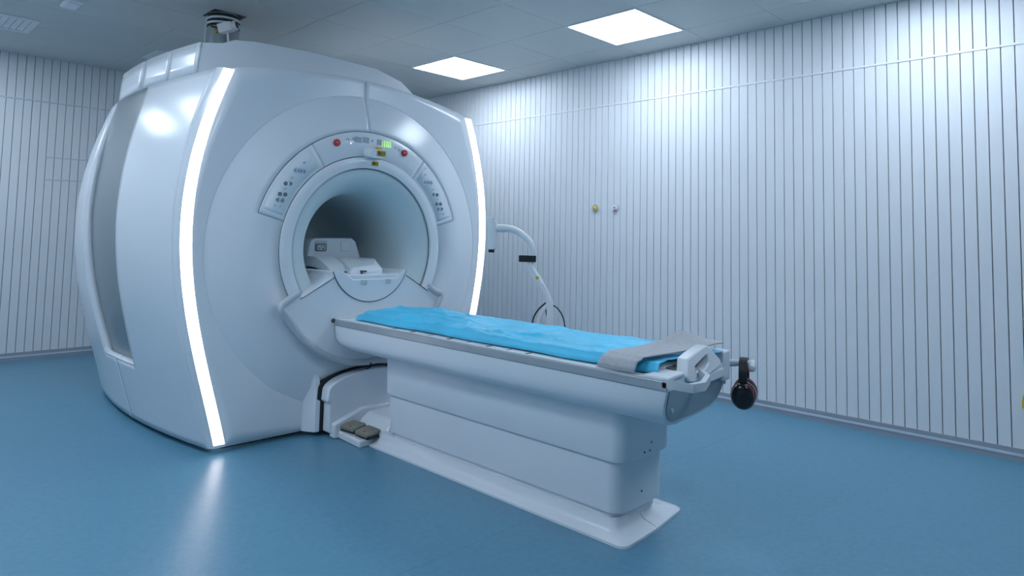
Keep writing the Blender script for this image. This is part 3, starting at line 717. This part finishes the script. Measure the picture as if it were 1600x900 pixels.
for xq, yq, rz in ((2.245, 3.488, .12), (2.245, 3.335, .0)):
    fp = Matrix.Translation((xq, yq, .046)) @ Matrix.Rotation(rz, 4, 'Z')
    def tr(vf): return [tuple(fp @ Vector(p)) for p in vf[0]], vf[1]
    V, F = tr(loft([[(x, y, z-(x*.12 if z > .01 else 0)) for x, y in rrect(-.046+i, .046-i, -.068+i, .068-i, .012, 4)] for z, i in ((0, .002), (.014, 0))]))
    o = mesh('foot_pedal', V, F, 'black', tb); OFF[o.name] = OFF[tb.name]; o['label'] = 'beige foot pedal on a black base'
    V, F = tr(loft([[(x, y, z+x*.16) for x, y in rrect(-.048+i, .048-i, -.066+i, .066-i, .014, 4)] for z, i in ((.018, .002), (.021, 0), (.034, .0), (.037, .004))])); mesh('pedal_top', V, F, 'pedal', o)
    V, F = tr(boxv(-.030, -.018, -.016, .004, .032, .035)); mesh('pedal_mark', V, F, 'red', o, smooth=False)
tube('pedal_cable', spline([(2.275, 3.41, .05), (2.30, 3.415, .065), (2.315, 3.42, .05)], 5), .006, 'seam', tb, 6)

# ------------------------------------------------------------------ blue sheet
def hsh(i): return (math.sin(i*127.1)*43758.5453) % 1.0
def vnoise(x, y):
    xi, yi = math.floor(x), math.floor(y); fx, fy = x-xi, y-yi; fx = fx*fx*(3-2*fx); fy = fy*fy*(3-2*fy)
    h = lambda a, b: hsh(a*57+b*131+3)
    return (h(xi, yi)*(1-fx)+h(xi+1, yi)*fx)*(1-fy)+(h(xi, yi+1)*(1-fx)+h(xi+1, yi+1)*fx)*fy
def sheet_pt(u, v):      # u across (0 left .. 1 right), v along (0 near end .. 1 magnet end)
    y0 = 1.40+.02*math.sin(6*u); y1 = 3.455+.04*u+.02*math.sin(9*u)
    y = y0+(y1-y0)*v
    xl = 2.203+.014*vnoise(v*14, 1)+.006*math.sin(v*22); xr = 2.735+.02*vnoise(v*9, 7)
    x = xl+(xr-xl)*u
    edge = min(1, u/.05); z = .699+.034*(1-(1-edge)**2)
    wr = (vnoise(x*9+y*2.2, y*2.4)-.5)*.020 + (vnoise(x*22-y*5, y*5+4)-.5)*.010
    rg = 1-abs(2*vnoise(x*5+y*2.6+9, y*1.6-x*2+5)-1); wr += (rg**5)*.016; rg2 = 1-abs(2*vnoise(x*11-y*4.1+2, y*3.3+x*6+8)-1); wr += (rg2**8)*.010; rg3 = 1-abs(2*vnoise(x*7+y*7.3+1, y*2.1-x*9+3)-1); wr += (rg3**10)*.010
    wr += .018*max(0, (v-.45))*math.sin(PI*u)*(0.6+vnoise(y*3, 2))
    wr += .022*max(0, v-.5)*u
    wr *= .75*(1-.6*min(1, max(0, (u-.8)/.15)))*(.35+.65*min(1, max(0, (v-.05)/.15)))
    z += max(-.004, wr)*edge
    e2 = max(0, 1-(1-u)/.05); z -= .010*e2
    e3 = max(0, 1-(1-v)/.03); z -= .018*e3
    return (x, y, z)
V, F = grid(sheet_pt, lin(0, 1, 80), lin(0, 1, 260))
sh = mesh('blue_sheet', V, F, 'sheet', None, angle=180, flip=(0, 0, 1)); solid(sh, .002, 1)
tag(sh, 'crumpled bright blue disposable sheet covering the table top', 'sheet')
# ------------------------------------------------------------------ grey strap
def strap_pt(u, v):      # u: along strap from left flap over the top to the right, v: 0 near end edge, 1 far edge
    ks = [0, .07, .15, .20, .42, .62, .78, .90, 1.0]
    xs_ = [2.158, 2.154, 2.164, 2.195, 2.34, 2.48, 2.60, 2.68, 2.735]
    zn = [.700, .716, .742, .748, .748, .748, .752, .757, .757]
    zf = [.700, .716, .744, .752, .756, .774, .808, .788, .758]
    x = float(np.interp(u, ks, xs_)); z = float(np.interp(u, ks, zn))*(1-v)+float(np.interp(u, ks, zf))*v
    ya = 1.462-.060*u; yb = 1.640-.14*u
    y = ya+(yb-ya)*v
    z += .006*math.sin(v*PI)*math.sin(u*7)*(1 if u > .25 else 0)+(.006 if u > .2 else 0)
    return (x, y, z)
V, F = grid(strap_pt, lin(0, 1, 60), lin(0, 1, 16))
st = mesh('restraint_strap', V, F, 'strap', None, angle=180, flip=(0, 0, 1)); solid(st, .004, 1)
tag(st, 'grey woven restraint strap folded across the near end of the blue sheet', 'strap')

# ------------------------------------------------------------------ ear defenders on the hook
hp_c = Vector((2.846, 1.362, .497)); ea = Vector((.7071, -.7071, 0)); eb = Vector((.7071, .7071, 0)); ezv = Vector((0, 0, 1))
hd = thing('ear_defenders', (2.846, 1.362, .48), 'black ear defenders with red padding hanging from the table hook', 'headphones')
def W(a, b, c): return hp_c + ea*a + eb*b + ezv*c     # a: right in view, b: away, c: up
bd = (ea*.42+eb*.91).normalized()   # axis between the two cups
def band(rad_out, wd, t0, t1, off, mat, name):
    rings = []
    side = bd.cross(ezv).normalized()
    for q in lin(t0, t1, 28):
        c = hp_c + ezv*.135 + bd*(.058*math.cos(q)) + ezv*(.062*math.sin(q)) if math.sin(q) > 0 else hp_c+ezv*(.135+.085*math.sin(q))+bd*(.058*math.cos(q))
        nrm = (bd*math.cos(q)+ezv*math.sin(q)*.7).normalized()
        c = c + nrm*off
        rings.append([c+side*wd*.5+nrm*.003, c-side*wd*.5+nrm*.003, c-side*wd*.5-nrm*.003, c+side*wd*.5-nrm*.003])
    V, F = loft(rings); return mesh(name, V, F, mat, hd, angle=50)
band(0, .034, -.6, PI+.6, 0, 'black', 'headband')
band(0, .030, -.1, PI+.1, -.006, 'redpad', 'headband_lining')
for s in (-1, 1):
    c0 = hp_c + bd*(s*.046) + ezv*.045
    side = bd.cross(ezv).normalized()
    def cupring(d, k, kz=1.0): return [c0+bd*(s*d)+side*(.049*k*math.cos(q))+ezv*(.057*k*kz*math.sin(q)) for q in [2*PI*i/28 for i in range(28)]]
    V, F = loft([cupring(.004, .98), cupring(.010, 1.0), cupring(.026, .95), cupring(.036, .80), cupring(.040, .45)]); o = mesh('ear_cup', V, F, 'blackgloss', hd, angle=50)
    V, F = loft([cupring(.001, 1.03), cupring(.003, 1.05), cupring(.006, 1.03)]); mesh('red_rim', V, F, 'redpad', hd)
    V, F = loft([cupring(-.022, .80), cupring(-.018, .97), cupring(-.004, 1.0), cupring(.002, .97)]); mesh('ear_cushion', V, F, 'black', hd)
    OFF[o.name] = OFF[hd.name]
    for q in range(2):
        cc = c0+bd*(s*.0365)-ezv*(.018+q*.007); V = [cc+side*a+ezv*b+bd*(s*c) for c in (0, .001) for a, b in ((-.012, -.001), (.012, -.001), (.012, .001), (-.012, .001))]
        mesh('cup_print', V, [(0, 1, 2, 3), (7, 6, 5, 4), (0, 4, 5, 1), (1, 5, 6, 2), (2, 6, 7, 3), (3, 7, 4, 0)], 'btn2', o, smooth=False)
tube('cup_wire', spline([W(.02, .03, .09), W(.055, .03, .075), W(.062, .02, .04), W(.045, .02, .02)], 6), .0025, 'black', hd, 6)
tube('cup_wire', spline([W(-.005, -.05, .105), W(.022, -.052, .085), W(.035, -.055, .05), W(.028, -.06, .025)], 6), .0022, 'hookgrey', hd, 6)

# ------------------------------------------------------------------ injector arm behind the table
ij = thing('injector_stand', (3.305, 2.895, 0), 'white injector stand with a curved tube arm behind the table', 'stand')
pp = spline([(3.305, 2.895, .06), (3.306, 2.894, .50), (3.306, 2.894, .72), (3.298, 2.902, .80), (3.262, 2.938, .90), (3.222, 2.978, .99), (3.213, 2.987, 1.03), (3.222, 2.978, 1.10), (3.207, 2.993, 1.17), (3.165, 3.035, 1.225), (3.12, 3.08, 1.253), (3.06, 3.14, 1.257)], 6)
tube('arm_tube', pp, .0225, 'metal', ij, 16)
tube('arm_sleeve', [(3.045, 3.155, 1.257), (3.10, 3.10, 1.256)], .026, 'metal', ij, 16)
V, F = loft([[(3.033+r*math.cos(2*PI*k/20), 3.167+r*math.sin(2*PI*k/20), z) for k in range(20)] for r, z in ((.028, 1.118), (.034, 1.124), (.034, 1.30), (.030, 1.303), (.030, 1.322), (.022, 1.327))]); o = mesh('injector_head', V, F, 'metal', ij)
tube('injector_tip', [(3.033, 3.167, 1.119), (3.033, 3.167, 1.098)], .020, 'black', ij, 14)
V, F = tubev([(3.19, 3.01, 1.045), (3.19, 3.01, 1.085)], .03, 14); 
V, F = prism([(-.075, -.026), (-.068, -.03), (.036, -.03), (.036, .03), (-.068, .03), (-.075, .02)], 1.042, 1.083, 'z')
e1 = Vector((.7071, -.7071, 0)); e2 = Vector((.7071, .7071, 0)); c = Vector((3.212, 2.988, 0))
mesh('clamp', [c+e1*x+e2*y+Vector((0, 0, z)) for x, y, z in V], F, 'black', ij, smooth=False)
def sticker(za, zb, mat, wd=.012):
    idx = [i for i, p in enumerate(pp) if za <= p.z <= zb]
    rings = []
    d = Vector((-.70, -.70, .12)).normalized()
    for i in (idx[0], idx[len(idx)//2], idx[-1]):
        p = pp[i]; t = (pp[i+1]-pp[i]).normalized(); sd = t.cross(d).normalized(); n_ = sd.cross(t).normalized()
        if n_.dot(d) < 0: n_ = -n_
        rings.append([p+sd*wd+n_*.0205, p-sd*wd+n_*.0205, p-sd*wd+n_*.0242, p+sd*wd+n_*.0242])
    V, F = loft(rings); mesh('sticker', V, F, mat, ij, smooth=False)
sticker(.925, .955, 'yellow', .009); sticker(.84, .915, 'white_label', .014); sticker(.825, .838, 'red', .012)
sticker(.893, .905, 'seam', .008)
def loopc(name, pts, r, mat): 
    return tube(name, spline([c0_ + e1*a + Vector((0, 0, z)) for a, z in pts], 8), r, mat, ij, 8)
c0_ = Vector((3.306, 2.894, 0))
loopc('cable', [(-.01, .79), (-.035, .775), (-.08, .73), (-.11, .66), (-.10, .55)], .005, 'black')
loopc('cable', [(-.02, .77), (-.05, .72), (-.075, .66), (-.07, .58)], .012, 'white_label')
loopc('cable', [(-.03, .76), (-.02, .70), (-.005, .66), (-.01, .58)], .004, 'black')
loopc('cable', [(.02, .765), (.05, .745), (.085, .69), (.10, .60), (.09, .5)], .004, 'black')
for k in range(5):
    a = 2*PI*k/5+.3; x1, y1 = 3.305+.27*math.cos(a), 2.895+.27*math.sin(a)
    V, F = loft([[(3.305+.27*t*math.cos(a)-.02*math.sin(a)*s1, 2.895+.27*t*math.sin(a)+.02*math.cos(a)*s1, z) for s1, z in ((-1, .065), (1, .065), (1, .095-.02*t), (-1, .095-.02*t))] for t in (0.02, 1)]); mesh('foot', V, F, 'metal', ij)
    V, F = tubev([(x1-.012*math.sin(a), y1+.012*math.cos(a), .03), (x1+.012*math.sin(a), y1-.012*math.cos(a), .03)], .03, 16); mesh('castor', V, F, 'black', ij)
    V, F = tubev([(x1, y1, .05), (x1, y1, .068)], .01, 8); mesh('castor_stem', V, F, 'metal', ij)

# ------------------------------------------------------------------ wall outlets
def outlet(y, ringmat, label):
    t = thing('gas_outlet', (XR, y, 1.472), label, 'outlet', 'round wall outlets')
    def ringx(x, r, n=24): return [(x, y+r*math.cos(2*PI*k/n), 1.472+r*math.sin(2*PI*k/n)) for k in range(n)]
    mesh('flange', *loft([ringx(XR-.001, .034), ringx(XR-.010, .034), ringx(XR-.013, .030)]), 'hookgrey', t)
    mesh('coloured_ring', *loft([ringx(XR-.012, .030), ringx(XR-.017, .029), ringx(XR-.018, .018)]), ringmat, t)
    mesh('socket', *loft([ringx(XR-.016, .016), ringx(XR-.024, .014), ringx(XR-.024, .008)]), 'metal', t)
    mesh('socket_hole', *loft([ringx(XR-.0235, .007), ringx(XR-.0250, .006)]), 'black', t)
    if ringmat == 'white_label':
        V, F = boxv(XR-.0185, XR-.012, y-.016, y+.016, 1.443, 1.450); mesh('red_mark', V, F, 'red', t, smooth=False)
outlet(3.669, 'yellow', 'round wall gas outlet with a yellow ring'); outlet(3.453, 'white_label', 'round wall gas outlet with a white ring and red mark')

# ------------------------------------------------------------------ ceiling fittings
def vent(x0, x1, y0, y1, label):
    t = thing('ceiling_vent', ((x0+x1)/2, (y0+y1)/2, CH-.008), label, 'vent', 'ceiling air vents')
    fr = .045
    V, F = join([boxv(x0, x1, y0, y0+fr, CH-.010, CH), boxv(x0, x1, y1-fr, y1, CH-.010, CH), boxv(x0, x0+fr, y0+fr, y1-fr, CH-.010, CH), boxv(x1-fr, x1, y0+fr, y1-fr, CH-.010, CH)])
    mesh('frame', V, F, 'tile_gap', t, smooth=False)
    box('backing', x0+fr, x1-fr, y0+fr, y1-fr, CH-.002, CH-.0005, 'endgrey', t)
    n = 8
    for k in range(n):
        xa = x0+fr+(x1-x0-2*fr)*(k+.1)/n; xb = x0+fr+(x1-x0-2*fr)*(k+.92)/n
        V = [(xa, y0+fr, CH-.003), (xb, y0+fr, CH-.009), (xb, y1-fr, CH-.009), (xa, y1-fr, CH-.003)]; V += [(a, b, c_+.0015) for a, b, c_ in V]
        mesh('louvre', V, [(0, 1, 2, 3), (7, 6, 5, 4), (0, 4, 5, 1), (1, 5, 6, 2), (2, 6, 7, 3), (3, 7, 4, 0)], 'tile_gap', t, smooth=False)
vent(.59, 1.05, 6.14, 6.60, 'louvred square air vent in the ceiling at the upper left corner')
vent(1.93, 2.39, 6.31, 6.70, 'louvred air vent in the ceiling peeking over the scanner top')
sd = thing('ceiling_detector', (1.10, 5.44, CH-.035), 'small white box fixed under the ceiling beside the left air vent', 'detector')
box('housing', 1.05, 1.152, 5.34, 5.54, CH-.030, CH, 'white_label', sd, bev=.008); box('cap', 1.062, 1.14, 5.36, 5.52, CH-.036, CH-.029, 'white_label', sd, bev=.003)
# ------------------------------------------------------------------ yellow holder at the right edge
yb_h = thing('yellow_tag', (XR, .62, .30), 'small yellow tag on the slatted wall at the right edge of the picture', 'tag')
V, F = prism([(.645, .345), (.640, .372), (.60, .372), (.60, .300), (.648, .300)], XR-.012, XR-.0005, 'x'); mesh('plate', V, F, 'yellow', yb_h, smooth=False)
box('clip', XR-.016, XR-.0005, .61, .63, .365, .378, 'hookgrey', yb_h)
